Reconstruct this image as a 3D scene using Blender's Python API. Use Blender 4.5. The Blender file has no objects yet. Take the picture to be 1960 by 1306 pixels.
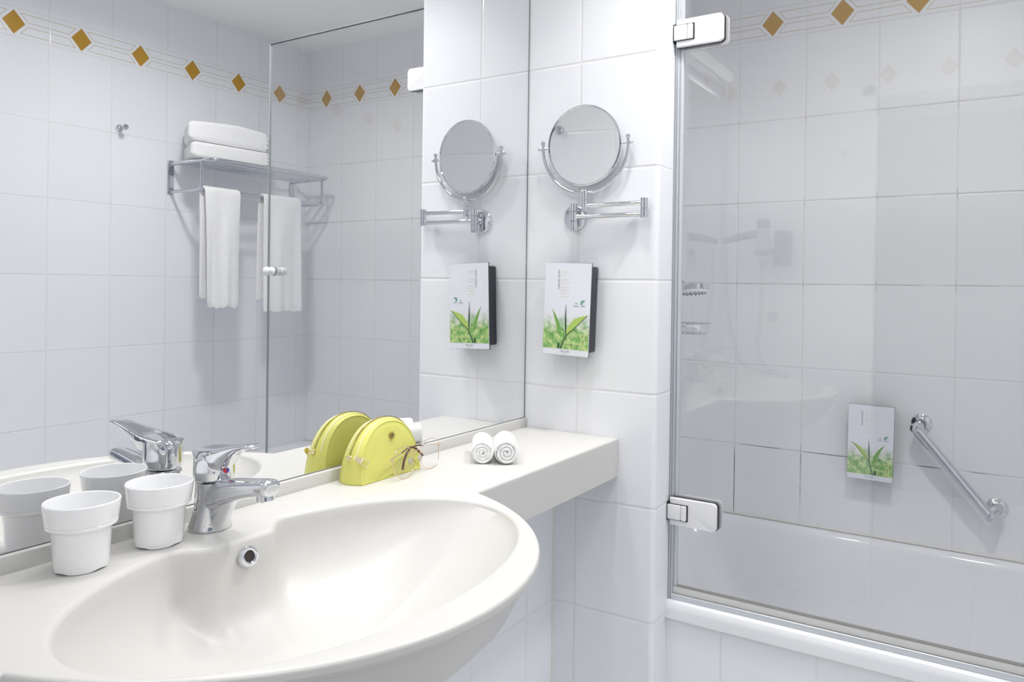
import bpy, bmesh, math, random
from mathutils import Vector, Matrix, noise
random.seed(7)
PI = math.pi
SC = bpy.context.scene
COL = SC.collection

# ------------------------------------------------------------------ measures of the room (metres)
XE = 1.5035      # tiled pier face
XP = 1.600       # far side of the pier
XG = 1.597       # glass screen plane
X2 = 2.2937      # back wall of the bath
X0 = 0.1585      # wall with the doorway (camera stands in the doorway)
YD = -1.695      # wall opposite the mirror
YP = -0.339      # free edge of the pier
ZC = 2.2256      # ceiling
CT = 0.860       # counter top
TW, TH, ZR = 0.2014, 0.25, 1.2125   # tile width, height, a grout row

# ------------------------------------------------------------------ camera
cam_d = bpy.data.cameras.new('camera'); cam = bpy.data.objects.new('camera', cam_d); COL.objects.link(cam)
yaw, pitch, roll = 0.5406, -0.0044, 0.0132
F = Vector((math.cos(yaw)*math.cos(pitch), math.sin(yaw)*math.cos(pitch), math.sin(pitch)))
R = Vector((math.sin(yaw), -math.cos(yaw), 0)); U = R.cross(F)
R2 = R*math.cos(roll) + U*math.sin(roll); U2 = -R*math.sin(roll) + U*math.cos(roll)
cam.matrix_world = Matrix(((R2.x, U2.x, -F.x, 0.0), (R2.y, U2.y, -F.y, -0.98175),
                           (R2.z, U2.z, -F.z, 1.19875), (0, 0, 0, 1)))
cam_d.sensor_width = 36; cam_d.sensor_fit = 'HORIZONTAL'
cam_d.lens = 1427.8/1960*36
cam_d.shift_x = (980-1061.8)/1960
cam_d.shift_y = (553.3-653)/1960
cam_d.clip_start = 0.01
SC.camera = cam

# ------------------------------------------------------------------ world, lights, exposure
w = bpy.data.worlds.new('world'); SC.world = w; w.use_nodes = True
w.node_tree.nodes['Background'].inputs[0].default_value = (0.9, 0.95, 1, 1)
w.node_tree.nodes['Background'].inputs[1].default_value = 0.6
def area(name, loc, rot, size, power, col=(1, 1, 1), shape='DISK', size_y=None):
    l = bpy.data.lights.new(name, 'AREA'); l.shape = shape; l.size = size
    if size_y: l.size_y = size_y
    l.energy = power; l.color = col
    o = bpy.data.objects.new(name, l); COL.objects.link(o); o.location = loc; o.rotation_euler = rot
    return o
SPOTS = [(1.21, -0.30), (0.90, -0.30), (1.32, -0.88)]  # the last spot is an added fill for the far walls and bath
SPOT_POWER = [0.95, 0.35, 6.2]
for (sx, sy), pw in zip(SPOTS, SPOT_POWER):
    lo_ = area('ceiling_spot_light', (sx, sy, ZC-0.012), (0, 0, 0), 0.12, pw, (1, 0.985, 0.965)); lo_.data.spread = math.radians(92 if sy > -.35 else 165)
ml_ = area('mirror_lamp_light', (.62, -.052, 2.006), (0, 0, 0), .56, 1.6, (1, .985, .965), 'RECTANGLE', .03); ml_.data.spread = math.radians(135)
area('hallway_fill_light', (-.20, -1.0, 2.18), (0, 0, 0), .25, 10, (1, 0.985, 0.97), 'RECTANGLE', 1.4)  # unseen soft fill added in the hallway, no fixture stands there
SC.view_settings.view_transform = 'Standard'; SC.view_settings.look = 'None'
SC.view_settings.gamma = 1; SC.view_settings.use_curve_mapping = False
SC.view_settings.exposure = 0.52
SC.render.engine = 'CYCLES'
SC.cycles.max_bounces = 24; SC.cycles.diffuse_bounces = 16; SC.cycles.glossy_bounces = 10
SC.cycles.transmission_bounces = 8; SC.cycles.transparent_max_bounces = 12
SC.cycles.blur_glossy = 0.6; SC.cycles.sample_clamp_indirect = 60

# ------------------------------------------------------------------ node helpers
class NT:
    def __init__(s, name):
        s.m = bpy.data.materials.new(name); s.m.use_nodes = True; s.t = s.m.node_tree
        s.t.nodes.clear(); s.out = s.t.nodes.new('ShaderNodeOutputMaterial')
    def n(s, typ, **kw):
        nd = s.t.nodes.new('ShaderNode'+typ)
        for k, v in kw.items(): setattr(nd, k, v)
        return nd
    def put(s, sock, v):
        if v is None: return
        if isinstance(v, bpy.types.NodeSocket): s.t.links.new(v, sock)
        else: sock.default_value = v
    def M(s, op, a, b=None, c=None):
        nd = s.n('Math', operation=op); s.put(nd.inputs[0], a); s.put(nd.inputs[1], b)
        if c is not None: s.put(nd.inputs[2], c)
        return nd.outputs[0]
    def mixc(s, f, a, b):
        nd = s.n('Mix', data_type='RGBA'); s.put(nd.inputs[0], f); s.put(nd.inputs[6], a); s.put(nd.inputs[7], b)
        return nd.outputs[2]
    def sstep(s, v, a, b):
        nd = s.n('MapRange', interpolation_type='SMOOTHSTEP'); s.put(nd.inputs[0], v)
        nd.inputs[1].default_value = a; nd.inputs[2].default_value = b
        return nd.outputs[0]
    def noise(s, vec, scale, detail=2):
        nd = s.n('TexNoise'); nd.inputs['Scale'].default_value = scale; nd.inputs['Detail'].default_value = detail
        if vec is not None: s.put(nd.inputs['Vector'], vec)
        return nd.outputs[0]
    def bsdf(s, col, rough=.4, metal=0., spec=.5, coat=0., normal=None, trans=0., emit=None, sheen=0., ior=None):
        b = s.n('BsdfPrincipled')
        s.put(b.inputs['Base Color'], col if isinstance(col, bpy.types.NodeSocket) else (*col, 1))
        s.put(b.inputs['Roughness'], rough); b.inputs['Metallic'].default_value = metal
        b.inputs['Specular IOR Level'].default_value = spec; b.inputs['Coat Weight'].default_value = coat
        b.inputs['Transmission Weight'].default_value = trans
        b.inputs['Sheen Weight'].default_value = sheen
        if ior: b.inputs['IOR'].default_value = ior
        if emit:
            b.inputs['Emission Color'].default_value = (*emit[0], 1); b.inputs['Emission Strength'].default_value = emit[1]
        if normal is not None: s.put(b.inputs['Normal'], normal)
        s.t.links.new(b.outputs[0], s.out.inputs[0]); return b
    def pos(s):
        g = s.n('NewGeometry'); x = s.n('SeparateXYZ'); s.put(x.inputs[0], g.outputs['Position'])
        return g.outputs['Position'], x.outputs
    def bump(s, h, dist, strength=1.):
        b = s.n('Bump'); b.inputs['Strength'].default_value = strength; b.inputs['Distance'].default_value = dist
        s.put(b.inputs['Height'], h); return b.outputs[0]

def simple(name, col, rough=.4, metal=0., grain=None, **kw):
    t = NT(name); nrm = None
    if grain:
        tc = t.n('TexCoord'); nrm = t.bump(t.noise(tc.outputs['Object'], grain[0], 3), grain[1])
    t.bsdf(col, rough, metal, normal=nrm, **kw); return t.m

def tile_mat(name, axis, u0, base=(0.855, 0.865, 0.895), band=None, dirt=False, zmax=None, rough=.12):
    """glazed tiles in a stacked grid: axis 0/1 is the horizontal world axis, u0 one vertical joint;
    band = centre of one printed diamond along the axis"""
    t = NT(name); P, (px, py, pz) = t.pos()
    u = px if axis == 0 else py
    def dist(v, o, per):
        f = t.M('FRACT', t.M('DIVIDE', t.M('SUBTRACT', v, o-per*40), per))
        return t.M('MULTIPLY', t.M('MINIMUM', f, t.M('SUBTRACT', 1., f)), per)
    du = dist(u, u0, TW)
    # rows stop at the printed band, above it one more joint
    dz = dist(pz, ZR, TH)
    above = t.M('GREATER_THAN', pz, 2.0)
    dz2 = t.M('ABSOLUTE', t.M('SUBTRACT', pz, 2.0545))
    dzz = t.M('ADD', t.M('MULTIPLY', dz, t.M('SUBTRACT', 1., above)), t.M('MULTIPLY', dz2, above))
    d = t.M('MINIMUM', du, dzz)
    g = t.M('SUBTRACT', 1., t.sstep(d, 0.0009, 0.0019))
    n1 = t.noise(P, 7, 3)
    gcol = t.mixc(n1, (0.72, 0.72, 0.72, 1), (0.80, 0.80, 0.80, 1))
    if dirt:
        # mould stains in the joints: low corner near the pier, one long row, traces on two rows above
        n2 = t.sstep(t.noise(P, 8, 4), 0.36, 0.58); n3 = t.noise(P, 140, 2)
        def row(zr_): return t.sstep(t.M('ABSOLUTE', t.M('SUBTRACT', pz, zr_)), .02, .01)
        corner = t.M('MULTIPLY', t.sstep(py, -.60, -.52), t.sstep(pz, .74, .70))
        r1 = t.M('MULTIPLY', row(ZR-2*TH), t.sstep(py, -1.02, -.88))
        r2 = t.M('MULTIPLY', t.M('ADD', row(ZR), row(ZR+TH)), .35)
        r3 = t.M('MULTIPLY', row(ZR+2*TH), .2)
        dm = t.M('MAXIMUM', t.M('MAXIMUM', corner, r1), t.M('MAXIMUM', r2, r3))
        gcol = t.mixc(t.M('MULTIPLY', t.M('MULTIPLY', n2, dm), t.M('ADD', .45, n3)), gcol, (0.12, 0.11, 0.10, 1))
    # slightly different glaze from tile to tile
    iu = t.M('FLOOR', t.M('DIVIDE', t.M('SUBTRACT', u, u0-TW*40), TW)); iz = t.M('FLOOR', t.M('DIVIDE', t.M('SUBTRACT', pz, ZR-TH*40), TH))
    wn = t.n('TexWhiteNoise', noise_dimensions='2D'); cmb = t.n('CombineXYZ'); t.put(cmb.inputs[0], iu); t.put(cmb.inputs[1], iz)
    t.put(wn.inputs['Vector'], cmb.outputs[0])
    b0 = (*base, 1); b1 = (base[0]*.975, base[1]*.98, base[2]*.985, 1)
    col = t.mixc(wn.outputs[0], b0, b1)
    if band is not None:
        f = t.M('SUBTRACT', t.M('FRACT', t.M('DIVIDE', t.M('SUBTRACT', u, band-TW*40.5), TW)), .5)
        ax = t.M('ABSOLUTE', t.M('MULTIPLY', f, TW)); az = t.M('ABSOLUTE', t.M('SUBTRACT', pz, 2.0075))
        k = .0248
        dd = t.M('MULTIPLY', t.M('SUBTRACT', t.M('ADD', t.M('DIVIDE', ax, .0325), t.M('DIVIDE', az, .0385)), 1.), k)
        fill = t.M('LESS_THAN', dd, 0.)
        q = t.M('MINIMUM', t.M('MINIMUM', t.M('SUBTRACT', az, .0063), t.M('SUBTRACT', .033, az)), t.M('SUBTRACT', dd, .0097))
        line = t.M('MULTIPLY', t.M('GREATER_THAN', q, 0.), t.M('LESS_THAN', q, .0017))
        gold = t.mixc(t.noise(P, 90, 2), (0.46, 0.25, 0.022, 1), (0.52, 0.29, 0.03, 1))
        col = t.mixc(t.M('MULTIPLY', line, .95), col, (0.50, 0.44, 0.22, 1))
        col = t.mixc(fill, col, gold)
    col = t.mixc(g, col, gcol)
    rgh = t.M('ADD', rough, t.M('MULTIPLY', g, .6))
    h = t.sstep(d, 0.0008, 0.0045)
    wav = t.M('MULTIPLY', t.noise(P, 9, 1), .10)
    t.bsdf(col, rgh, spec=.25 if dirt else .5, normal=t.bump(t.M('ADD', h, wav), 0.0007)); return t.m

M = {}
M['tile_end'] = tile_mat('tiles pier', 1, -0.1421, band=-0.2428)
M['tile_back'] = tile_mat('tiles bath back', 1, -0.269, band=-0.3697, dirt=True, base=(0.85, 0.854, 0.864), rough=.34)
M['tile_opp'] = tile_mat('tiles opposite', 0, 1.2346, band=1.1331)
M['tile_front'] = tile_mat('tiles doorway wall', 1, -0.10, band=0.0)
M['tile_left'] = tile_mat('tiles mirror wall', 0, 0.2276+TW/2, band=0.2276)
M['tile_low'] = tile_mat('tiles under counter', 0, 1.392)
M['tile_bath'] = tile_mat('tiles bath panel', 1, -0.466)
def f_floor():
    t = NT('floor tiles'); P, (px, py, pz) = t.pos(); ds = []
    for v in (px, py):
        f = t.M('FRACT', t.M('DIVIDE', t.M('ADD', v, 30.), .3)); ds.append(t.M('MULTIPLY', t.M('MINIMUM', f, t.M('SUBTRACT', 1., f)), .3))
    g = t.M('SUBTRACT', 1., t.sstep(t.M('MINIMUM', *ds), .001, .0025))
    t.bsdf(t.mixc(g, t.mixc(t.noise(P, 6, 4), (.78, .78, .78, 1), (.83, .83, .82, 1)), (.5, .5, .5, 1)), .25); return t.m
M['floor'] = f_floor()
M['paint'] = simple('ceiling paint', (0.93, 0.93, 0.925), .7, grain=(60, .0004))
M['hall'] = simple('hallway paint', (0.30, 0.33, 0.38), .7, grain=(60, .0004))
M['frame_paint'] = simple('door frame lacquer', (0.80, 0.81, 0.83), .3, grain=(200, .0001))
M['chrome'] = simple('chrome', (0.73, 0.74, 0.765), .035, 1.)
M['satin'] = simple('brushed chrome', (0.62, 0.64, 0.68), .09, 1., grain=(400, .00003))
M['silver'] = simple('mirror silver', (0.90, 0.905, 0.91), .0, 1.)
M['mag'] = simple('magnifying mirror silver', (0.84, 0.845, 0.84), .0, 1.)
M['edge'] = simple('mirror edge', (0.16, 0.17, 0.18), .4)
M['solid'] = simple('cast mineral counter', (0.62, 0.613, 0.592), .36, spec=.4, grain=(30, .0001))
M['acryl'] = simple('bath acrylic', (0.84, 0.85, 0.87), .10, coat=.3)
M['porc'] = simple('porcelain', (0.86, 0.865, 0.875), .10, coat=.4)
M['plast'] = simple('white lacquered metal', (0.83, 0.83, 0.84), .25)
M['socket'] = simple('white plastic', (0.87, 0.87, 0.86), .35)
M['black'] = simple('black gasket', (0.02, 0.02, 0.025), .5)
M['darkbox'] = simple('anthracite plastic', (0.035, 0.038, 0.048), .38)
M['alu'] = simple('aluminium profile', (0.50, 0.53, 0.56), .3, .6)
M['alu2'] = simple('aluminium profile light', (0.66, 0.69, 0.72), .35, .3)
M['seal'] = simple('clear plastic seal', (0.68, 0.675, 0.66), .25, spec=.5)
M['seald'] = simple('seal shadow groove', (0.26, 0.25, 0.23), .5)
M['silicone'] = simple('silicone joint', (0.80, 0.78, 0.72), .4)
M['hole'] = simple('overflow inside', (0.03, 0.024, 0.02), .6)
M['dryer'] = simple('hair dryer plastic', (0.10, 0.105, 0.12), .35)
M['dryerw'] = simple('hair dryer grey plastic', (0.42, 0.43, 0.45), .35)
M['cord'] = simple('coiled cord rubber', (0.20, 0.20, 0.21), .45)
M['gold'] = simple('gold metal', (0.88, 0.76, 0.50), .30, 1.)
M['brass'] = simple('aged brass', (0.46, 0.36, 0.16), .30, 1.)
M['rosegold'] = simple('rose gold wire', (0.86, 0.62, 0.46), .15, 1.)
M['tort'] = simple('dark temple sleeve', (0.10, 0.035, 0.03), .25)
M['pad'] = simple('clear nose pad', (0.8, 0.8, 0.78), .1, trans=.6)
M['ziptape'] = simple('zip tape', (0.93, 0.91, 0.82), .6, grain=(900, .0002))
M['red'] = simple('red mark', (0.6, 0.02, 0.03), .3); M['blue'] = simple('blue mark', (0.03, 0.05, 0.4), .3)
M['lens_lit'] = simple('lamp lens', (0.9, 0.9, 0.9), .4, emit=((1, .98, .95), 9.))
M['lampglass'] = simple('lamp opal glass', (0.9, 0.9, 0.9), .3, emit=((1, .98, .95), .35))
M['glassedge'] = simple('ground glass top edge', (0.10, 0.12, 0.12), .5); M['glassedge2'] = simple('ground glass side edge', (0.45, 0.49, 0.49), .4)
def leather():
    t = NT('yellow leather'); tc = t.n('TexCoord'); v = t.n('TexVoronoi'); v.inputs['Scale'].default_value = 900
    t.put(v.inputs['Vector'], tc.outputs['Object'])
    c = t.mixc(t.noise(tc.outputs['Object'], 30, 2), (0.66, 0.66, 0.16, 1), (0.70, 0.69, 0.19, 1))
    t.bsdf(c, .42, spec=.35, normal=t.bump(v.outputs[0], .0002, .6)); return t.m
M['leather'] = leather()
M['leather_dark'] = simple('leather edge', (0.36, 0.33, 0.02), .5)
def terry(name, col):
    t = NT(name); tc = t.n('TexCoord')
    a = t.noise(tc.outputs['Object'], 420, 3); b = t.noise(tc.outputs['Object'], 60, 3)
    t.bsdf(col, .95, spec=.1, sheen=.4, normal=t.bump(t.M('ADD', a, t.M('MULTIPLY', b, 1.5)), .0016)); return t.m
M['terry'] = terry('white terry', (0.88, 0.88, 0.88))
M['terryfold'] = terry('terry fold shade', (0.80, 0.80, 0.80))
def thin_glass(name, tint, base, edge):
    """thin clear pane: Fresnel reflection over a tinted straight-through view"""
    t = NT(name); lw = t.n('LayerWeight'); lw.inputs['Blend'].default_value = .5
    f0 = ((base-1)/(base+1))**2
    fr = t.M('ADD', f0, t.M('MULTIPLY', t.M('POWER', lw.outputs['Facing'], 5.), 1-f0))
    tr = t.n('BsdfTransparent'); tr.inputs[0].default_value = (*tint, 1)
    gl = t.n('BsdfGlossy'); gl.inputs['Roughness'].default_value = 0.0; gl.inputs[0].default_value = (1, 1, 1, 1)
    mx = t.n('MixShader'); t.put(mx.inputs[0], fr); t.t.links.new(tr.outputs[0], mx.inputs[1]); t.t.links.new(gl.outputs[0], mx.inputs[2])
    t.t.links.new(mx.outputs[0], t.out.inputs[0]); return t.m
M['glass'] = thin_glass('screen glass', (0.985, 0.985, 0.985), 1.68, None)
M['specs'] = thin_glass('spectacle lens', (0.99, 0.99, 0.99), 1.45, None)
def photo_green():
    """printed out-of-focus tea field, card coordinates come from UV (0..1)"""
    t = NT('printed leaf picture'); uv = t.n('UVMap'); s = t.n('SeparateXYZ'); t.put(s.inputs[0], uv.outputs[0])
    n1 = t.noise(uv.outputs[0], 5.5, 3); n2 = t.noise(uv.outputs[0], 15, 2)
    c = t.mixc(t.sstep(n1, .38, .62), (0.22, 0.46, 0.14, 1), (0.56, 0.70, 0.28, 1))
    c = t.mixc(t.M('MULTIPLY', t.sstep(n2, .52, .66), .55), c, (0.06, 0.17, 0.05, 1))
    e = t.M('ADD', s.outputs[1], t.M('MULTIPLY', t.M('SUBTRACT', n1, .5), .55))
    c = t.mixc(t.sstep(e, .30, .80), c, (0.80, 0.80, 0.84, 1))
    t.bsdf(c, .25); return t.m
M['picture'] = photo_green()
M['card'] = simple('printed card white', (0.80, 0.82, 0.87), .22)
M['leaf1'] = simple('printed leaf light', (0.44, 0.62, 0.14), .3); M['leaf2'] = simple('printed leaf mid', (0.20, 0.42, 0.10), .3)
M['stem'] = simple('printed stem', (0.035, 0.09, 0.05), .3)
M['ink'] = simple('printed grey ink', (0.22, 0.24, 0.32), .5); M['inkgold'] = simple('printed pale gold ink', (0.73, 0.70, 0.62), .5)
M['inkgreen'] = simple('printed green ink', (0.22, 0.42, 0.33), .4)

# ------------------------------------------------------------------ mesh helpers (world coordinates)
def wloc(p):
    v = Vector((0, 0, 0))
    while p is not None: v = v + p.location; p = p.parent
    return v
def obj(name, bm, mat, parent=None, smooth=True, mats=None, angle=35):
    if parent is not None:
        bmesh.ops.translate(bm, verts=bm.verts, vec=-wloc(parent))
    me = bpy.data.meshes.new(name)
    bmesh.ops.recalc_face_normals(bm, faces=bm.faces)
    bm.to_mesh(me); bm.free()
    me.materials.append(mat)
    for m_ in (mats or []): me.materials.append(m_)
    o = bpy.data.objects.new(name, me); COL.objects.link(o)
    if smooth:
        me.polygons.foreach_set('use_smooth', [True]*len(me.polygons))
        me.set_sharp_from_angle(angle=math.radians(angle))
    if parent is not None: o.parent = parent
    return o
def thing(name, label, cat, loc=(0, 0, 0), group=None):
    o = bpy.data.objects.new(name, None); COL.objects.link(o); o.location = loc; o.empty_display_size = .02
    return tag(o, label, cat, group)
def tag(o, label, cat, group=None):
    o['label'] = label; o['category'] = cat
    if group: o['group'] = group
    return o
def struct(name, bm, mat, **kw):
    o = obj(name, bm, mat, **kw); o['kind'] = 'structure'; return o
def copy_tree(o, parent=None):
    c = o.copy(); COL.objects.link(c)
    if parent is not None: c.parent = parent
    for ch in list(o.children): copy_tree(ch, c)
    return c
def B(): return bmesh.new()
def box(bm, a, b, bev=0, seg=3, mi=0):
    lo = [min(a[i], b[i]) for i in range(3)]; hi = [max(a[i], b[i]) for i in range(3)]
    r = bmesh.ops.create_cube(bm, size=1.); vs = r['verts']
    for v in vs: v.co = Vector([lo[i]+(v.co[i]+.5)*(hi[i]-lo[i]) for i in range(3)])
    if bev:
        es = list({e for v in vs for e in v.link_edges})
        bmesh.ops.bevel(bm, geom=es, offset=bev, segments=seg, profile=.5, affect='EDGES')
    return bm
def ring_faces(bm, a, b, closed=True):
    n = len(a)
    for i in range(n if closed else n-1):
        j = (i+1) % n
        try: bm.faces.new((a[i], a[j], b[j], b[i]))
        except ValueError: pass
def loft(bm, rings, cap0=True, cap1=True, closed=True):
    vr = [[bm.verts.new(p) for p in r] for r in rings]
    for a, b in zip(vr, vr[1:]): ring_faces(bm, a, b, closed)
    if cap0: bm.faces.new(vr[0][::-1])
    if cap1: bm.faces.new(vr[-1])
    return vr
def frame_of(d):
    d = Vector(d).normalized(); a = Vector((0, 0, 1)) if abs(d.z) < .9 else Vector((1, 0, 0))
    x = a.cross(d).normalized(); return x, d.cross(x), d
def lathe(bm, prof, o=(0, 0, 0), d=(0, 0, 1), n=32, cap0=True, cap1=True):
    x, y, z = frame_of(d); o = Vector(o)
    rings = [[o+z*h+(x*math.cos(2*PI*i/n)+y*math.sin(2*PI*i/n))*max(r, 1e-5) for i in range(n)] for r, h in prof]
    loft(bm, rings, cap0, cap1); return bm
def cyl(bm, a, b, r, n=20, bev=0.):
    a, b = Vector(a), Vector(b); L = (b-a).length
    if bev: prof = [(r-bev, 0), (r, bev), (r, L-bev), (r-bev, L)]
    else: prof = [(r, 0), (r, L)]
    return lathe(bm, prof, a, b-a, n)
def tube(bm, pts, r, n=12, closed=False, rad=None):
    pts = [Vector(p) for p in pts]; N = len(pts); rings = []; up = None
    for i, p in enumerate(pts):
        if closed: d = pts[(i+1) % N]-pts[i-1]
        else: d = pts[min(i+1, N-1)]-pts[max(i-1, 0)]
        d.normalize()
        if up is None: up, _, _ = frame_of(d)
        x = (up-d*up.dot(d)).normalized(); y = d.cross(x); up = x
        rr = rad[i] if rad else r
        rings.append([p+(x*math.cos(2*PI*k/n)+y*math.sin(2*PI*k/n))*rr for k in range(n)])
    if closed:
        vr = [[bm.verts.new(p) for p in q] for q in rings]
        for i in range(N): ring_faces(bm, vr[i], vr[(i+1) % N])
    else: loft(bm, rings)
    return bm
def spline(P, m=8):
    P = [Vector(p) for p in P]; out = []; n = len(P)
    for i in range(n-1):
        p0, p1, p2, p3 = P[max(i-1, 0)], P[i], P[i+1], P[min(i+2, n-1)]
        for k in range(m):
            t = k/m
            out.append(.5*((2*p1)+(p2-p0)*t+(2*p0-5*p1+4*p2-p3)*t*t+(3*p1-p0-3*p2+p3)*t**3))
    out.append(P[-1]); return out
def fillet(P, r, m=6):
    P = [Vector(p) for p in P]; out = [P[0]]
    for a, b, c in zip(P, P[1:], P[2:]):
        u = (a-b).normalized(); v = (c-b).normalized(); rr = min(r, (a-b).length*.49, (c-b).length*.49)
        s, e = b+u*rr, b+v*rr
        for k in range(m+1):
            t = k/m; out.append(s*(1-t)**2+b*2*t*(1-t)+e*t*t)
    out.append(P[-1]); return out
def rrect(cx, cy, hx, hy, r, m=8, n=10):
    """closed loop of points of a rounded rectangle, always the same count"""
    pts = []
    cs = [(cx+hx-r, cy+hy-r, 0), (cx-hx+r, cy+hy-r, 90), (cx-hx+r, cy-hy+r, 180), (cx+hx-r, cy-hy+r, 270)]
    for q, (x, y, a) in enumerate(cs):
        for k in range(m+1):
            t = math.radians(a+90*k/m); pts.append((x+r*math.cos(t), y+r*math.sin(t)))
        x2, y2, a2 = cs[(q+1) % 4]; t0 = math.radians(a+90); t1 = math.radians(a2)
        p = (x+r*math.cos(t0), y+r*math.sin(t0)); p2 = (x2+r*math.cos(t1), y2+r*math.sin(t1))
        for k in range(1, n): pts.append((p[0]+(p2[0]-p[0])*k/n, p[1]+(p2[1]-p[1])*k/n))
    return pts
def prism(bm, pts, f, t0, t1):
    """extrude a 2D outline: f maps (u, v, t) to space"""
    loft(bm, [[f(u, v, t0) for u, v in pts], [f(u, v, t1) for u, v in pts]]); return bm
def add_mod(o, typ, **kw):
    m = o.modifiers.new(typ.lower(), typ)
    for k, v in kw.items(): setattr(m, k, v)
    return m

# ================================================================== the room
struct('floor', box(B(), (-1.8, -2.0, -.1), (2.45, .12, 0)), M['floor'], smooth=False)
struct('ceiling', box(B(), (-1.8, -2.0, ZC), (2.45, .12, ZC+.1)), M['paint'], smooth=False)
struct('wall_left', box(B(), (-.02, .008, 0), (2.45, .12, ZC)), M['tile_left'], smooth=False)
struct('wall_right', box(B(), (-.02, YD, 0), (2.45, YD-.12, ZC)), M['tile_opp'], smooth=False)
struct('wall_back', box(B(), (X2, YD-.02, 0), (X2+.12, .02, ZC)), M['tile_back'], smooth=False)
b = B(); box(b, (XE, YP, 0), (XP, .02, ZC))
es = [e for e in b.edges if all(abs(v.co.x-XE) < 1e-4 and abs(v.co.y-YP) < 1e-4 for v in e.verts)]
bmesh.ops.bevel(b, geom=es, offset=.0115, segments=6, profile=.5, affect='EDGES')
struct('wall_end', b, M['tile_end'])
DY0, DY1, DZ = -0.562, -1.250, 1.93
b = B(); box(b, (X0-.10, .02, 0), (X0, DY0, ZC)); box(b, (X0-.10, DY1, 0), (X0, YD-.02, ZC)); box(b, (X0-.10, DY0, DZ), (X0, DY1, ZC))
struct('wall_front', b, M['tile_front'], smooth=False)
b = B()
box(b, (X0, DY0+.045, 0), (X0+.008, DY0, DZ+.045), .002); box(b, (X0, DY1, 0), (X0+.008, DY1-.045, DZ+.045), .002)
box(b, (X0, DY0+.045, DZ), (X0+.008, DY1-.045, DZ+.045), .002)
struct('trim_1', b, M['frame_paint'])
b = B(); box(b, (-1.8, -.10, 0), (X0-.1001, -.02, ZC)); box(b, (-1.8, -2.0, 0), (X0-.1001, -1.92, ZC)); box(b, (-1.8, -2.0, 0), (-1.72, -.02, ZC))
struct('wall_hall', b, M['hall'], smooth=False)
# boxed-out wall under the counter, tiled panel of the bath, silicone joint of the corner
struct('wall_basin', box(B(), (X0, -.0848, 0), (XE, .008, .7740)), M['tile_low'], smooth=False)
struct('wall_bath', box(B(), (1.58, YD, 0), (1.60, YP, .46)), M['tile_bath'], smooth=False)
b = B(); cyl(b, (XE-.001, -.0858, 0), (XE-.001, -.0858, .775), .0022, 8)
cyl(b, (1.579, YP-.001, .452), (1.579, YD, .452), .0025, 8)
box(b, (X2-.004, -.01, .4935), (X2-.0005, YD, .4985), .001)
struct('trim_2', b, M['silicone'])

# ================================================================== bathtub
tub = thing('bathtub', 'white acrylic bathtub behind the glass screen, built in along the tiled back wall', 'bathtub', (1.93, -.86, 0))
def tub_ring(x0, x1, y0, y1, z, r):
    return [(x, y, z) for x, y in rrect((x0+x1)/2, (y0+y1)/2, (x1-x0)/2, (y1-y0)/2, r, 8, 12)]
yA, yB = YD+.001, .006
rings = [tub_ring(1.5725, X2-.001, yA, yB, .454, .004), tub_ring(1.5725, X2-.001, yA, yB, .474, .004),
         tub_ring(1.5735, X2-.001, yA, yB, .481, .005), tub_ring(1.578, X2-.001, yA, yB, .4885, .006),
         tub_ring(1.585, X2-.002, yA, yB, .4915, .008), tub_ring(1.64, X2-.03, yA+.05, yB-.05, .4915, .03),
         tub_ring(1.648, X2-.036, yA+.06, yB-.06, .488, .08), tub_ring(1.655, X2-.041, yA+.07, yB-.07, .478, .11),
         tub_ring(1.668, X2-.05, yA+.09, yB-.12, .42, .14), tub_ring(1.69, X2-.07, yA+.13, yB-.22, .28, .17),
         tub_ring(1.71, X2-.09, yA+.17, yB-.30, .16, .18), tub_ring(1.73, X2-.11, yA+.20, yB-.36, .115, .18),
         tub_ring(1.78, X2-.16, yA+.28, yB-.46, .10, .15)]
b = B(); loft(b, rings, False, True); obj('tub_shell', b, M['acryl'], tub)

# ================================================================== glass screen with hinges
scr = thing('shower_screen', 'clear glass bath screen door hinged on the tiled pier with a white knob', 'shower screen', (XG, -.345, .49))
obj('glass_pane', box(B(), (XG-.004, -.353, .515), (XG+.004, -1.06, 1.968)), M['glass'], scr, smooth=False)
b = B(); box(b, (XG-.0055, -.350, .505), (XG+.0055, -1.058, .522), .0015)
sl = obj('bottom_seal', b, M['seal'], scr)
b = B(); box(b, (XG-.009, -.345, .4915), (XG+.009, -1.060, .5045), .002); obj('seal_base', b, M['alu2'], sl)
b = B(); box(b, (XG-.0062, -.350, .5042), (XG+.0062, -1.058, .5056)); box(b, (XG-.0058, -.350, .5215), (XG+.0058, -1.058, .5228)); obj('groove', b, M['seald'], sl)
b = B(); box(b, (XG-.011, YP-.0005, .491), (XG+.011, YP-.0055, 1.968), .001); pf = obj('wall_profile', b, M['alu'], scr)
b = B(); box(b, (XG-.008, YP-.0055, .495), (XG+.008, YP-.0095, 1.968), .001); obj('profile_lip', b, M['alu2'], pf)
b = B(); box(b, (XG-.006, YP-.0095, .505), (XG+.006, YP-.0125, 1.968), .0008); obj('gasket_strip', b, M['alu'], pf)
b = B(); box(b, (XG-.005, YP-.0125, .512), (XG+.005, YP-.0185, 1.968), .0008); obj('clear_strip', b, M['alu2'], pf)
b = B(); box(b, (XG-.004, -.353, 1.968), (XG+.004, -1.0605, 1.9705)); ge = obj('glass_top_edge', b, M['glassedge'], scr)
b = B(); box(b, (XG-.004, -1.06, .5226), (XG+.004, -1.0612, 1.968)); obj('glass_side_edge', b, M['glassedge2'], scr)
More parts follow.
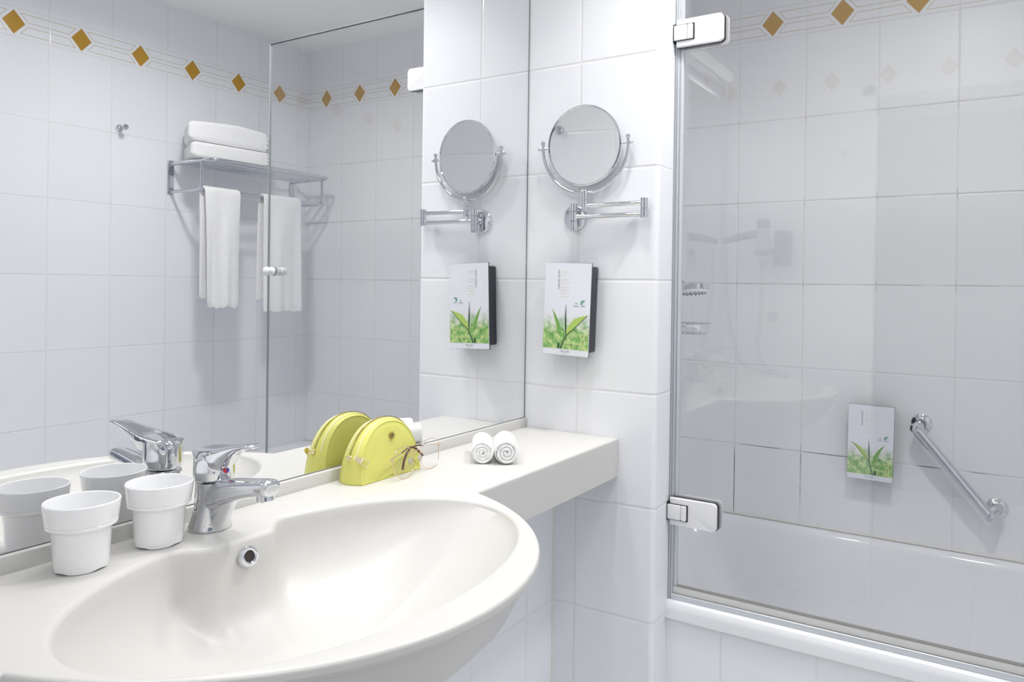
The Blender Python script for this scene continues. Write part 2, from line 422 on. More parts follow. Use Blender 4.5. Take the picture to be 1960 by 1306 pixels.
def hinge_pts(y0, y1, z0, z1, r, g=0):
    pts = [(y0, z0-g), ]
    for k in range(9): t = math.radians(-90+90*k/8); pts.append((y1-r-g+ -0, 0)) if False else None
    pts = [(y0, z1+g), (y0, z0-g)]
    for k in range(9):
        t = PI*.5*k/8; pts.append((y1+r-g-r*math.sin(t)*1.0, z0-g+r-r*math.cos(t)))
    for k in range(9):
        t = PI*.5*k/8; pts.append((y1+r-g-r*math.cos(t), z1+g-r+r*math.sin(t)))
    return pts
def make_hinge(zc, lab):
    z0, z1 = zc-.0305, zc+.0305
    f = lambda u, v, t: (t, u, v)
    b = B(); prism(b, hinge_pts(-.3455, -.4535, z0, z1, .009), f, XG-.021, XG-.0125)
    bmesh.ops.bevel(b, geom=[e for e in b.edges if all(abs(v.co.x-(XG-.021)) < 1e-4 for v in e.verts)], offset=.0015, segments=3, profile=.5, affect='EDGES')
    h = obj('hinge', b, M['plast'], scr)
    b = B(); prism(b, hinge_pts(-.345, -.4545, z0, z1, .009, .0004), f, XG-.0125, XG-.0042); obj('hinge_gasket', b, M['black'], h)
    b = B(); prism(b, hinge_pts(-.3455, -.4575, z0-.002, z1+.002, .010), f, XG+.0042, XG+.012); obj('back_plate', b, M['plast'], h)
    b = B(); box(b, (XG-.026, -.3415, zc-.0165), (XG-.0205, -.3715, zc+.0165), .0012)
    cyl(b, (XG-.0185, -.3785, zc-.0165), (XG-.0185, -.3785, zc+.0165), .0080, 24, .001)
    obj('hinge_knuckle', b, M['plast'], h)
    b = B(); box(b, (XG-.0225, -.3425, zc-.0182), (XG-.0195, -.3885, zc+.0182)); box(b, (XG-.024, -.3396, zc-.020), (XG-.004, -.3412, zc+.020))
    obj('hinge_gap', b, M['black'], h)
for zc in (1.7685, .6945): make_hinge(zc, '')
b = B(); yk, zk = -1.030, 1.233
lathe(b, [(.0, .004), (.0125, .004), (.0135, .008), (.0135, .013), (.009, .016), (.0085, .019), (.013, .023), (.0145, .030), (.0125, .038), (.007, .042), (0., .043)], (XG, yk, zk), (-1, 0, 0), 28)
k = obj('knob', b, M['plast'], scr)
b = B(); lathe(b, [(.0, .004), (.0125, .004), (.0135, .008), (.0135, .013), (.009, .016), (.0085, .019), (.013, .023), (.0145, .030), (.0125, .038), (.007, .042), (0., .043)], (XG, yk, zk), (1, 0, 0), 28)
obj('inner_knob', b, M['plast'], k)
b = B(); cyl(b, (XG-.0042, yk, zk), (XG-.0062, yk, zk), .0142, 28); obj('gasket_ring', b, M['black'], k)

# ================================================================== wall mirror
mr = thing('wall_mirror', 'large frameless wall mirror reaching from the counter upstand to under the tile border', 'mirror', (.85, .003, .88))
obj('mirror_glass', box(B(), (.262, 0, .8822), (XE-.0035, .006, 1.955)), M['silver'], mr, smooth=False)
b = B(); box(b, (XE-.0035, -.0004, .8812), (XE-.0010, .0065, 1.955)); box(b, (.262, -.0004, .8806), (XE-.001, .0065, .8822)); box(b, (.260, -.0004, .8806), (.262, .0065, 1.955))
obj('mirror_edge', b, M['edge'], mr, smooth=False)
lt = thing('mirror_lamp', 'long opal tube lamp fixed to the wall above the mirror', 'wall lamp', (.62, -.02, 2.03))
b = B(); box(b, (.30, .008, 2.00), (.95, -.022, 2.055), .004); obj('lamp_base', b, M['chrome'], lt)
b = B(); tube(b, [(.33, -.052, 2.027), (.34, -.052, 2.027), (.91, -.052, 2.027), (.92, -.052, 2.027)], .019, 20); obj('lamp_tube', b, M['lampglass'], lt)
for xx in (.315, .925):
    b = B(); lathe(b, [(.0, -.012), (.021, -.012), (.022, 0), (.021, .012), (0, .012)], (xx, -.052, 2.027), (1, 0, 0), 24); box(b, (xx-.008, -.022, 2.017), (xx+.008, -.045, 2.037))
    obj('end_cap', b, M['chrome'], lt)

# ================================================================== counter with basin
wb = thing('washbasin_counter', 'ivory cast counter with moulded oval washbasin under the mirror', 'washbasin', (.64, -.25, .86))
OX, OY, OA, OB_ = .643, -.10, .3607, .427
YF = -.2509
def outer_outline():
    pts = []
    # start back left, run along back, right end, front straight, basin bulge, front straight left
    for i in range(61): pts.append((X0+.001+(XE-.0005-X0-.001)*i/60, -.006))
    for i in range(1, 13): pts.append((XE-.0005, -.006+(YF+.006)*i/12))
    xj = OX+OA*math.sqrt(1-((YF-OY)/OB_)**2)
    for i in range(1, 26): pts.append((XE-.0005+(xj-XE+.0005)*i/26, YF))
    t0 = math.asin(-(YF-OY)/OB_)
    for i in range(0, 121):
        t = t0+(PI-2*t0)*i/120; pts.append((OX+OA*math.cos(t), OY-OB_*math.sin(t)))
    xl = OX-(xj-OX)
    for i in range(1, 9): pts.append((xl+(X0+.001-xl)*i/8, YF))
    for i in range(1, 12): pts.append((X0+.001, YF+(-.006-YF)*i/12))
    return pts
def offset(pts, d):
    n = len(pts); out = []
    for i in range(n):
        p0, p1, p2 = Vector(pts[i-1]), Vector(pts[i]), Vector(pts[(i+1) % n])
        a = (p1-p0); c = (p2-p1)
        if a.length < 1e-7 or c.length < 1e-7: out.append(tuple(p1)); continue
        a.normalize(); c.normalize(); na = Vector((a.y, -a.x)); nc = Vector((c.y, -c.x)); nn = (na+nc)
        nn = nn/max(nn.length_squared*.5, .5); out.append((p1.x+nn.x*d, p1.y+nn.y*d))
    return out
IX, IY, IA, IB = .640, -.279, .303, .204
def inner(tt, grow=0., deck=1.):
    """inner rim of the bowl, angle tt from +x towards +y, with the tap deck pushed in at the back"""
    c, s = math.cos(tt), math.sin(tt)
    r = 1./math.sqrt((c/(IA+grow))**2+(s/(IB+grow))**2)
    x, y = IX+c*r, IY+s*r
    if s > 0:
        g = max(0., min(1., (.092-abs(x-.635))/.055)); g = g*g*(3-2*g)
        y -= .044*g*deck
    return x, y
NI = 160
ol = outer_outline()
b = B()
# outer skin: top loop, rounded edge, apron (the bulge has a thin lip that turns under into the bowl body)
def inward(d): return offset(ol, d)
def zl(pts, z): return [(x, y, z) for x, y in pts]
sgn = 1
tst = offset(ol, .01)
cx0 = sum(p[0] for p in ol)/len(ol)
area0 = abs(sum(ol[i-1][0]*ol[i][1]-ol[i][0]*ol[i-1][1] for i in range(len(ol)))); area1 = abs(sum(tst[i-1][0]*tst[i][1]-tst[i][0]*tst[i-1][1] for i in range(len(tst))))
if area1 > area0: sgn = -1
Rr = .0045
rl = []
for k in range(7):
    a = PI/2*k/6; rl.append(zl(offset(ol, sgn*Rr*(1-math.sin(a))), CT-Rr+Rr*math.cos(a)))
def bulge(x, y): return y < YF-1e-4
def depth_ring(f, z_str, z_bul):
    """f 0..1 moves the bulge part inward under the lip; straight parts stay as apron"""
    out = []
    base = offset(ol, 0)
    for (x, y) in ol:
        if bulge(x, y):
            g = min(1., (YF-y)/.05); s = f*g
            xx = x+(IX-x)*s; yy = y+(IY+.03-y)*s if y < IY+.03 else y
            out.append((xx, yy, z_str+(z_bul-z_str)*g))
        else: out.append((x, y, z_str))
    return out
rl.append(depth_ring(0, CT-.009, CT-.009)); rl.append(depth_ring(.008, CT-.014, CT-.0125)); rl.append(depth_ring(.030, CT-.030, CT-.0165))
for f, z1, z2 in ((.060, .82, .826), (.12, .80, .795), (.22, .785, .765), (.36, .7746, .742), (.60, .7746, .722), (.85, .7746, .715)):
    rl.append(depth_ring(f, z1, z2))
vr = loft(b, rl, False, False)
top_loop = vr[0]
# bowl: lip fillet then steep back wall, gentle front
irings = []
DX, DY_, DZ_ = .640, -.262, .728
for k in range(26):
    ring = []
    for i in range(NI):
        tt = 2*PI*i/NI
        if k < 6:      # fillet at the lip
            a = PI/2*k/5*.86; gr = -.009*math.sin(a)+.0; z = CT-.009*(1-math.cos(a)); x, y = inner(tt, gr)
        else:
            s = (k-5)/20.
            x0, y0 = inner(tt, -.0085, max(0., 1-max(0., s-.10)*1.0)); back = max(0., math.sin(tt))
            q = s**(1.0+1.4*back)              # back stays steep, front slopes early
            q = q*(1-.0)
            x = x0+(DX-x0)*q*.93; y = y0+(DY_-y0)*q*.93
            zz = 1-(1-s)**(2.0)
            z = CT-.0065-(CT-.0065-DZ_)*zz
        ring.append((x, y, z))
    irings.append(ring)
iv = loft(b, irings, False, True)
# flat deck between both loops
edges = []
for loop in (top_loop, iv[0]):
    for i in range(len(loop)):
        e = b.edges.get((loop[i], loop[(i+1) % len(loop)])) or b.edges.new((loop[i], loop[(i+1) % len(loop)])); edges.append(e)
bmesh.ops.triangle_fill(b, use_beauty=True, use_dissolve=False, edges=edges)
# upstand against the mirror
box(b, (X0+.001, -.0075, CT-.01), (XE-.0005, .0075, .8806), .0015)
obj('basin_body', b, M['solid'], wb, angle=28)
# overflow ring on the steep back wall
ov = Vector((.6375, -.1335, .836)); od = Vector((.02, -1., .28)).normalized()
b = B(); lathe(b, [(.0075, -.004), (.0078, .0020), (.0100, .0032), (.0128, .0026), (.0140, .0008), (.0142, -.004)], ov, od, 36, False, False)
oo = obj('overflow_ring', b, M['chrome'], wb)
b = B(); lathe(b, [(.0, .0004), (.0079, .0004)], ov, od, 30, False, False); obj('overflow_hole', b, M['hole'], oo)
b = B(); lathe(b, [(0., .004), (.018, .004), (.021, .002), (.022, -.002)], (DX, DY_, DZ_), (0, 0, 1), 32); obj('drain_cap', b, M['chrome'], wb)
# two shallow cup places are left plain: only faint rings are seen
for cxx, cyy in ((.466, -.058), (.563, -.053)):
    pass

# ================================================================== cups
def make_cup(loc, label):
    t = thing('tumbler', label, 'cup', loc, 'white bathroom tumblers on the counter')
    x, y, z = loc; b = B(); n = 64
    prof = [(0., .0045), (.020, .0040), (.0262, .0022), (.0276, .0030), (.0286, .010), (.0312, .0475), (.0322, .0490), (.0352, .0500), (.0372, .0520),
            (.0374, .0548), (.0368, .0556), (.0377, .0566), (.0376, .0590), (.0384, .0610), (.0400, .0765), (.0402, .0788), (.0393, .0800), (.0380, .0796), (.0374, .078),
            (.0358, .058), (.0300, .052), (.0262, .010), (.020, .0065), (0, .006)]
    rings = []
    for r, h in prof:
        ring = []
        for i in range(n):
            a = 2*PI*i/n; hh = h
            if h < .0035 and r > .02: hh = h+.0016*max(0, math.sin(a*4+.5))-.002
            ring.append((x+r*math.cos(a), y+r*math.sin(a), z+max(hh, 0.0002)))
        rings.append(ring)
    rings[0] = [(x+.0005*math.cos(2*PI*i/n), y+.0005*math.sin(2*PI*i/n), z+.0045) for i in range(n)]
    rings[-1] = [(x+.0005*math.cos(2*PI*i/n), y+.0005*math.sin(2*PI*i/n), z+.006) for i in range(n)]
    loft(b, rings); obj('cup_body', b, M['porc'], t); return t
make_cup((.4665, -.058, CT), 'white porcelain tumbler at the left end, farther from the tap')
make_cup((.5635, -.053, CT), 'white porcelain tumbler right beside the tap')

# ================================================================== tap
fx, fy = .6365, -.052
tp = thing('basin_tap', 'chrome single lever tap standing behind the basin', 'tap', (fx, fy, CT))
def ell(cx, cy, rx, ry, z, n=40, tilt=0.):
    return [(cx+rx*math.cos(2*PI*i/n), cy+ry*math.sin(2*PI*i/n), z+tilt*math.sin(2*PI*i/n)) for i in range(n)]
b = B()
loft(b, [ell(fx, fy, .0285, .0280, CT), ell(fx, fy, .0285, .0280, CT+.003), ell(fx, fy, .0268, .0264, CT+.007), ell(fx, fy-.002, .0245, .0245, CT+.018), ell(fx, fy-.005, .0226, .0232, CT+.034),
         ell(fx, fy-.008, .0225, .0232, CT+.050, tilt=-.001), ell(fx, fy-.009, .0232, .0238, CT+.063, tilt=-.001), ell(fx, fy-.009, .0228, .0234, CT+.0665, tilt=-.001)])
def spsec(y, zc, w, h, n=28, p=2.6):
    out = []
    for i in range(n):
        a = 2*PI*i/n; c, s = math.cos(a), math.sin(a)
        out.append((fx+.0+math.copysign(abs(c)**(2/p), c)*w, y, zc+math.copysign(abs(s)**(2/p), s)*h))
    return out
secs = [(-.045, CT+.042, .0205, .026), (-.062, CT+.045, .0205, .0245), (-.080, CT+.051, .0200, .0205), (-.100, CT+.0575, .0186, .0168), (-.122, CT+.0635, .0168, .0140),
        (-.144, CT+.0680, .0154, .0124), (-.162, CT+.0710, .0146, .0118), (-.176, CT+.0728, .0140, .0114), (-.1815, CT+.0728, .0118, .0095)]
loft(b, [spsec(*s) for s in secs])
# sweeping foot that runs down under the spout
loft(b, [ell(fx, fy-.006, .016, .0225, CT+.001), ell(fx, fy-.014, .0155, .024, CT+.02), ell(fx, fy-.024, .0155, .026, CT+.04), ell(fx, fy-.034, .015, .024, CT+.052)])
bd = obj('tap_body', b, M['chrome'], tp)
add_mod(bd, 'REMESH', mode='VOXEL', voxel_size=.0011, use_smooth_shade=True); add_mod(bd, 'SMOOTH', factor=.5, iterations=16)
b = B(); lathe(b, [(.0, 0), (.0100, 0), (.0112, .001), (.0112, .0090), (.0126, .0095), (.0126, .0170), (.0110, .0190)], (fx, -.1675, CT+.0550), (0, .12, 1), 30); obj('aerator', b, M['chrome'], tp)
# cap and lever in one casting
b = B()
cy0 = -.060
loft(b, [ell(fx, cy0, .0238, .0244, CT+.0685, tilt=-.001), ell(fx, cy0, .0256, .0262, CT+.0700, tilt=-.001), ell(fx, cy0, .0264, .0270, CT+.078, tilt=-.001), ell(fx, cy0, .0262, .0268, CT+.090),
         ell(fx, cy0, .0262, .0266, CT+.1000, tilt=-.001), ell(fx, cy0-.001, .0252, .0256, CT+.1065, tilt=-.002), ell(fx, cy0-.003, .0222, .0226, CT+.1105, tilt=-.002), ell(fx, cy0-.006, .0150, .0150, CT+.1122, tilt=-.001)])
def lsec(y, zt, w, h, n=28):
    out = []
    for i in range(n):
        a = 2*PI*i/n; c, s = math.cos(a), math.sin(a)
        x = math.copysign(abs(c)**.7, c)*w
        z = zt+(math.copysign(abs(s)**.8, s)*.0022 if s > 0 else -abs(s)**.9*h)
        out.append((fx-.0135*max(0, (-y-.06)/.1)+x, y, z))
    return out
LS = [(-.040, CT+.1085, .0215, .012), (-.060, CT+.1105, .0240, .018), (-.078, CT+.1125, .0232, .028), (-.090, CT+.1145, .0215, .028), (-.102, CT+.1170, .0190, .019), (-.116, CT+.1200, .0162, .0115),
      (-.130, CT+.1232, .0138, .0070), (-.145, CT+.1262, .0122, .0048), (-.156, CT+.1278, .0112, .0040), (-.162, CT+.1278, .0095, .0035), (-.1660, CT+.1272, .0050, .0020)]
loft(b, [lsec(*s) for s in LS])
lv = obj('lever', b, M['chrome'], tp)
add_mod(lv, 'REMESH', mode='VOXEL', voxel_size=.0011, use_smooth_shade=True); add_mod(lv, 'SMOOTH', factor=.5, iterations=9)
md = Vector((fx-.001, cy0-.0270, CT+.0835))
b = B(); prism(b, [(.0036*math.cos(a), .0036*math.sin(a)) for a in [PI/2+PI*i/12 for i in range(13)]], lambda u, v, t: (md.x+u, md.y+t, md.z+v), -.0016, .004); dr = obj('red_mark', b, M['red'], lv)
b = B(); prism(b, [(.0036*math.cos(a), .0036*math.sin(a)) for a in [-PI/2+PI*i/12 for i in range(13)]], lambda u, v, t: (md.x+u, md.y+t, md.z+v), -.0016, .004); obj('blue_mark', b, M['blue'], lv)
b = B(); cyl(b, (fx, -.021, CT+.02), (fx, -.021, CT+.066), .0022, 12, .0008); lathe(b, [(0, 0), (.0042, .001), (.0045, .004), (.003, .007), (0, .008)], (fx, -.021, CT+.066), (0, 0, 1), 16); obj('pop_up_rod', b, M['chrome'], tp)

# ================================================================== magnifying mirror on its swing arm
mm = thing('magnifying_mirror', 'round chrome magnifying mirror on a folding arm on the tiled pier', 'cosmetic mirror', (XE, -.134, 1.356))
b = B(); lathe(b, [(0, 0), (.030, 0), (.0305, .002), (.029, .006), (.024, .0085), (0, .009)], (XE, -.134, 1.356), (-1, 0, 0), 40); obj('wall_plate', b, M['chrome'], mm)
pv = (1.479, -.1415)
b = B(); cyl(b, (pv[0], pv[1], 1.327), (pv[0], pv[1], 1.3455), .0092, 24, .0006); cyl(b, (pv[0], pv[1], 1.3462), (pv[0], pv[1], 1.3675), .0092, 24, .0006); cyl(b, (pv[0], pv[1], 1.3682), (pv[0], pv[1], 1.386), .0092, 24, .0006)
cyl(b, (pv[0], pv[1], 1.356), (XE-.004, -.136, 1.356), .008, 20); obj('pivot', b, M['chrome'], mm)
jt = (1.487, -.3125)
b = B(); cyl(b, (pv[0], pv[1], 1.356), (jt[0], jt[1], 1.357), .0052, 18)
cyl(b, (1.482, -.168, 1.380), (jt[0], jt[1], 1.382), .0052, 18)
obj('swing_arm', b, M['chrome'], mm)
b = B(); cyl(b, (jt[0], jt[1], 1.349), (jt[0], jt[1], 1.3692), .0088, 24, .0006); cyl(b, (jt[0], jt[1], 1.3698), (jt[0], jt[1], 1.392), .0088, 24, .0006); obj('elbow_joint', b, M['chrome'], mm)
b = B(); ps = (1.480, -.168); cyl(b, (*ps, 1.366), (*ps, 1.393), .0072, 24, .0005); cyl(b, (*ps, 1.3935), (*ps, 1.415), .0078, 24, .0006)
obj('upright', b, M['chrome'], mm)
# disc: normal towards the room
nd = Vector((-1, -.050, -.043)).normalized(); hx = Vector((0, 0, 1)).cross(nd).normalized(); vz = nd.cross(hx)
if hx.y > 0: hx = -hx
vz = Vector((0, 0, 1))-nd*nd.z; vz.normalize()
DC = Vector((1.4815, -.1660, 1.5165)); RD = .0905
def dpt(a, r, off=0.): return DC+(hx*math.cos(a)+vz*math.sin(a))*r+nd*off
b = B(); n = 96; prof = [(RD-.0035, .0048), (RD-.0015, .0060), (RD+.0005, .0052), (RD+.0012, .002), (RD+.0012, -.002), (RD-.001, -.005), (RD-.004, -.006)]
vrs = [[b.verts.new(dpt(2*PI*i/n, r, h)) for r, h in prof] for i in range(n)]
for i in range(n):
    for k in range(len(prof)-1): b.faces.new((vrs[i][k], vrs[(i+1) % n][k], vrs[(i+1) % n][k+1], vrs[i][k+1]))
obj('rim', b, M['chrome'], mm)
b = B(); rings = [[dpt(2*PI*i/n, RD*q, .0046-.0009*(1-q*q)) for i in range(n)] for q in [.001]+[j/16*.965 for j in range(1, 17)]]
loft(b, rings, True, False); g1 = obj('mirror_disc', b, M['mag'], mm, angle=80)
b = B(); loft(b, [[dpt(2*PI*i/n, RD*q, -.0050) for i in range(n)] for q in (.001, .97)], True, False); obj('back_disc', b, M['mag'], mm)
# U shaped yoke, its arms end in small caps with pivot screws
YR = RD+.0165
yk_pts = [DC+(hx*math.cos(a)+vz*math.sin(a))*YR-nd*.000 for a in [PI*(1+1.0*i/60) for i in range(61)]]
b = B(); tube(b, [yk_pts[0]+vz*.010]+yk_pts+[yk_pts[-1]+vz*.010], .0036, 14); obj('yoke', b, M['chrome'], mm)
for s in (-1, 1):
    b = B(); c = DC+hx*s*YR+vz*.010; cyl(b, c, c+vz*.007, .0050, 18, .0006)
    q = DC+hx*s*YR; cyl(b, q-hx*s*.018, q+hx*s*.004, .0024, 12); lathe(b, [(0, -.004), (.004, -.003), (.0048, 0), (.004, .003), (0, .004)], q+hx*s*.008, hx, 16)
    lathe(b, [(0, -.003), (.0036, -.002), (.0042, 0), (.0036, .002), (0, .003)], q-hx*s*.0085, hx, 16)
    obj('pivot_screw', b, M['chrome'], mm)

# ================================================================== printed soap dispensers
def text_mesh(s, size, fn):
    c = bpy.data.curves.new('t', 'FONT'); c.body = s; c.size = size; c.resolution_u = 2
    o = bpy.data.objects.new('t', c); COL.objects.link(o); me = bpy.data.meshes.new_from_object(o)
    b = B(); b.from_mesh(me); bpy.data.objects.remove(o); bpy.data.curves.remove(c); bpy.data.meshes.remove(me)
    return b
def make_dispenser(loc, label, title, rows, right_up):
    """front faces -x; u runs to the right seen from the room (-y), v runs up; origin at the panel centre"""
    t = thing('soap_dispenser', label, 'soap dispenser', loc)
    L = Vector(loc)
    Wd, Hd = .1205, .2100
    P = lambda u, v, off=0.: (L.x-.045-off, L.y-u, L.z+v)
    b = B(); box(b, (L.x, L.y-.054, L.z-.096), (L.x-.041, L.y+.052, L.z+.098), .004); obj('tank', b, M['darkbox'], t)
    b = B(); box(b, (L.x-.0408, L.y-Wd/2, L.z-Hd/2), (L.x-.0440, L.y+Wd/2, L.z+Hd/2), .001); obj('backing_plate', b, M['darkbox'], t)
    b = B(); prism(b, rrect(0, 0, Wd/2-.0006, Hd/2-.0006, .002), lambda u, v, q: P(u, v, q), -.001, .0002); fp = obj('front_card', b, M['card'], t, smooth=False)
    def flat(name, pts, mat, off):
        b = B(); prism(b, pts, lambda u, v, q: P(u, v, q), off-.0002, off); return obj(name, b, mat, fp, smooth=False)
    # picture
    v0, v1 = -.0905, -.0085
    b = B(); vs = [b.verts.new(P(u, v, .0004)) for u, v in ((-.0594, v0), (.0594, v0), (.0594, v1), (-.0594, v1))]; f = b.faces.new(vs)
    uvl = b.loops.layers.uv.new('UVMap')
    for lp, q in zip(f.loops, ((0, 0), (1.1, 0), (1.1, .8), (0, .8))): lp[uvl].uv = (q[0]+L.x*0, q[1])
    bmesh.ops.translate(b, verts=b.verts, vec=-L); me = bpy.data.meshes.new('picture'); b.to_mesh(me); b.free(); me.materials.append(M['picture'])
    po = bpy.data.objects.new('picture', me); COL.objects.link(po); po.parent = fp
    def leaf(a, c, w, curve, mat, nm, off):
        a, c = Vector(a), Vector(c); d = (c-a); nrm = Vector((-d.y, d.x)).normalized(); n = 14; lft, rgt = [], []
        for i in range(n+1):
            s = i/n; ctr = a+d*s+nrm*curve*math.sin(PI*s); ww = w*math.sin(PI*min(1, s**.8))*(1-.25*s)
            lft.append(tuple(ctr+nrm*ww)); rgt.append(tuple(ctr-nrm*ww*.8))
        return flat(nm, lft[1:-1]+[tuple(c)]+rgt[1:-1][::-1]+[tuple(a)], mat, off)
    def strip(ptsl, w0, w1, mat, nm, off):
        pl = [Vector((p[0], p[1], 0)) for p in spline([(q[0], q[1], 0) for q in ptsl], 8)]; A, Bq = [], []
        for i, p in enumerate(pl):
            d = (pl[min(i+1, len(pl)-1)]-pl[max(i-1, 0)]).normalized(); nn = Vector((-d.y, d.x, 0)); w_ = w0+(w1-w0)*i/(len(pl)-1)
            A.append((p.x+nn.x*w_, p.y+nn.y*w_)); Bq.append((p.x-nn.x*w_, p.y-nn.y*w_))
        return flat(nm, A+Bq[::-1], mat, off)
    root = (.0085, -.0895); fork = (-.003, -.052)
    if right_up:   # large leaf spreads to the right, as on the card beside the washbasin
        root = (-.012, -.0895); fork = (.0015, -.060)
        leaf(fork, (.057, -.0105), .0100, .007, M['leaf1'], 'printed_leaf', .0008)
        leaf((-.011, -.067), (-.038, .000), .0058, -.003, M['leaf2'], 'printed_leaf', .0008)
        strip([root, fork, (.022, -.042), (.053, -.0125)], .0014, .0004, M['stem'], 'printed_stem', .0011)
        leaf((.001, -.062), (-.002, .0120), .0024, .0005, M['stem'], 'printed_bud', .0011)
        strip([(-.0175, -.0895), (-.017, -.078)], .0024, .0020, M['stem'], 'printed_stem', .0011)
    else:
        leaf(fork, (-.052, -.0005), .0078, -.006, M['leaf1'], 'printed_leaf', .0008)
        leaf((.006, -.070), (.0385, -.0005), .0062, .005, M['leaf2'], 'printed_leaf', .0008)
        strip([root, (.001, -.066), fork, (-.024, -.026), (-.049, -.002)], .0014, .0004, M['stem'], 'printed_stem', .0011)
        leaf((-.001, -.060), (-.0035, .0120), .0024, .0005, M['stem'], 'printed_bud', .0011)
        strip([(.0135, -.0895), (.013, -.078)], .0026, .0020, M['stem'], 'printed_stem', .0011)
    # upright title, reads from bottom to top
    def text(s, size, mat, mp, nm):
        b = text_mesh(s, size, None)
        for v in b.verts: v.co = Vector(P(*mp(v.co.x, v.co.y), .0006))
        return obj(nm, b, mat, fp, smooth=False)
    text(title, .0072, M['ink'], lambda x, y: (-.0205-y, .045+x), 'printed_title')
    for i, wds in enumerate(rows):      # pale lines of small print, too fine to read
        x = -.0165; b = B(); vz_ = .083-i*.0071-(.003 if i > 1 else 0)-(.003 if i > 3 else 0)
        for wd in wds:
            k0 = x
            while k0 < x+wd:
                prism(b, [(k0, vz_), (k0+.0014, vz_), (k0+.0014, vz_+.0027), (k0, vz_+.0027)], lambda u, v, q: P(u, v, q), .0002, .0005); k0 += .0022
            x += wd+.0035
        obj('small_print', b, M['inkgold'], fp, smooth=False)
    # leaf seal and small emblem
    cu, cv = (.041, .0165)
    flat('seal_mark', [(cu-.0062, cv-.004), (cu-.0058, cv+.003), (cu-.001, cv+.0058), (cu+.006, cv+.0055), (cu+.002, cv+.001), (cu-.001, cv-.004), (cu-.003, cv-.006)], M['inkgreen'], .0005)
    flat('seal_mark', [(cu-.0035, cv-.0085), (cu+.006, cv-.0085), (cu+.006, cv-.007), (cu-.0035, cv-.007)], M['ink'], .0005)
    flat('small_emblem', [(.0215, .0155), (.0245, .0145), (.0275, .0155), (.0265, .0125), (.0225, .0125)], M['inkgreen'], .0005)
    flat('small_emblem', [(.0175, .0075), (.0305, .0075), (.0305, .0088), (.0175, .0088)], M['ink'], .0005)
    # wordmark on the white foot
    b = text_mesh('NATURE', .0062, None)
    for v in b.verts: v.co = Vector(P(-.0125+v.co.x, -.0980+v.co.y, .0006))
    obj('wordmark', b, M['ink'], fp, smooth=False)
    flat('wordmark_arc', [(-.005+.0100*i/8, -.1000-.0014*math.sin(PI*i/8)) for i in range(9)]+[(.005-.0100*i/8, -.0995-.0004*math.sin(PI*i/8)) for i in range(9)], M['leaf1'], .0006)
    return t
d1 = make_dispenser((XE, -.1385, 1.146), 'soap dispenser with tea leaf print on the pier under the round mirror', 'LIQUID SOAP',
               [(.018,), (.010,), (.016,), (.012, .006), (.018,), (.010, .007), (.015,), (.018,)], True)
d1.rotation_euler.x = math.radians(1.8)
d2 = make_dispenser((X2, -.6700, .7700), 'tea leaf print dispenser on the bath back wall, left of the grab bar', 'HAIR & BODY',
               [(.024,), (.012, .018), (.016, .014), (.014,), (.022,), (.014,), (.010, .012), (.022,)], False)
d2.rotation_euler.x = math.radians(.8)

# ================================================================== grab bar
gb = thing('grab_bar', 'slanted chrome grab bar on the bath back wall', 'grab bar', (X2, -.885, .73))
A1, A2 = Vector((X2, -.795, .832)), Vector((X2, -.977, .627)); B1, B2 = A1+Vector((-.046, .010, -.010)), A2+Vector((-.046, .016, -.014))
b = B(); dd = (B2-B1).normalized(); cyl(b, B1-dd*.002, B2+dd*.002, .0142, 28); obj('bar', b, M['chrome'], gb)
for a, c in ((A1, B1), (A2, B2)):
    b = B(); dv = (c-a).normalized(); lathe(b, [(0, 0), (.0255, 0), (.026, .003), (.023, .006), (.016, .0075), (.0135, .010), (.0135, .034)], a, (-1, 0, 0), 32)
    b2 = b; cyl(b, a+Vector((-.02, 0, 0)), c, .0140, 24); lathe(b, [(.0, -.016), (.009, -.0135), (.0145, -.006), (.0158, 0), (.0145, .006), (.009, .0135), (0, .016)], c, (-1, 0, 0), 24)
    obj('mounting_flange', b, M['chrome'], gb)

# ================================================================== shower slide bar, hand shower and soap basket (seen behind the pier edge)
sr = thing('shower_rail', 'chrome shower rail with hand shower inside the bath behind the pier', 'shower', (2.05, .006, 1.3))
b = B(); cyl(b, (2.06, -.045, 1.02), (2.06, -.045, 1.72), .009, 20)
for z in (1.05, 1.69): cyl(b, (2.06, .0, z), (2.06, -.050, z), .012, 20)
obj('rail', b, M['chrome'], sr)
b = B(); c = Vector((2.05, -.2150, 1.203)); dn = Vector((-.10, -.10, -1)).normalized()
lathe(b, [(0, -.012), (.018, -.011), (.040, -.006), (.0465, .000), (.0470, .012), (.045, .014), (0, .0145)], c, dn, 44)
tube(b, spline([c+Vector((0, .03, .004)), (2.052, -.13, 1.235), (2.058, -.085, 1.25), (2.06, -.06, 1.26)], 6), .011, 16); obj('hand_shower', b, M['chrome'], sr)
hs = [o for o in sr.children if o.name.startswith('hand_shower')][0]
b = B(); lathe(b, [(0, .0142), (.044, .0142), (.044, .019), (.038, .022), (0, .022)], c, dn, 44); sp = obj('spray_plate', b, M['porc'], hs)
b = B()
x_, y_, z_ = frame_of(dn)
for rr, m_ in ((.012, 6), (.024, 12), (.036, 18)):
    for i in range(m_):
        a = 2*PI*i/m_; q = c+(x_*math.cos(a)+y_*math.sin(a))*rr+dn*.0215; cyl(b, q, q+dn*.0028, .0017, 8)
obj('nozzles', b, M['dryer'], hs)
bk = thing('soap_basket', 'small chrome wire soap basket in the bath below the hand shower', 'soap basket', (2.115, -.06, 1.07))
b = B(); lp = [(2.02, -.055), (2.09, -.055), (2.09, -.245), (2.02, -.245)]
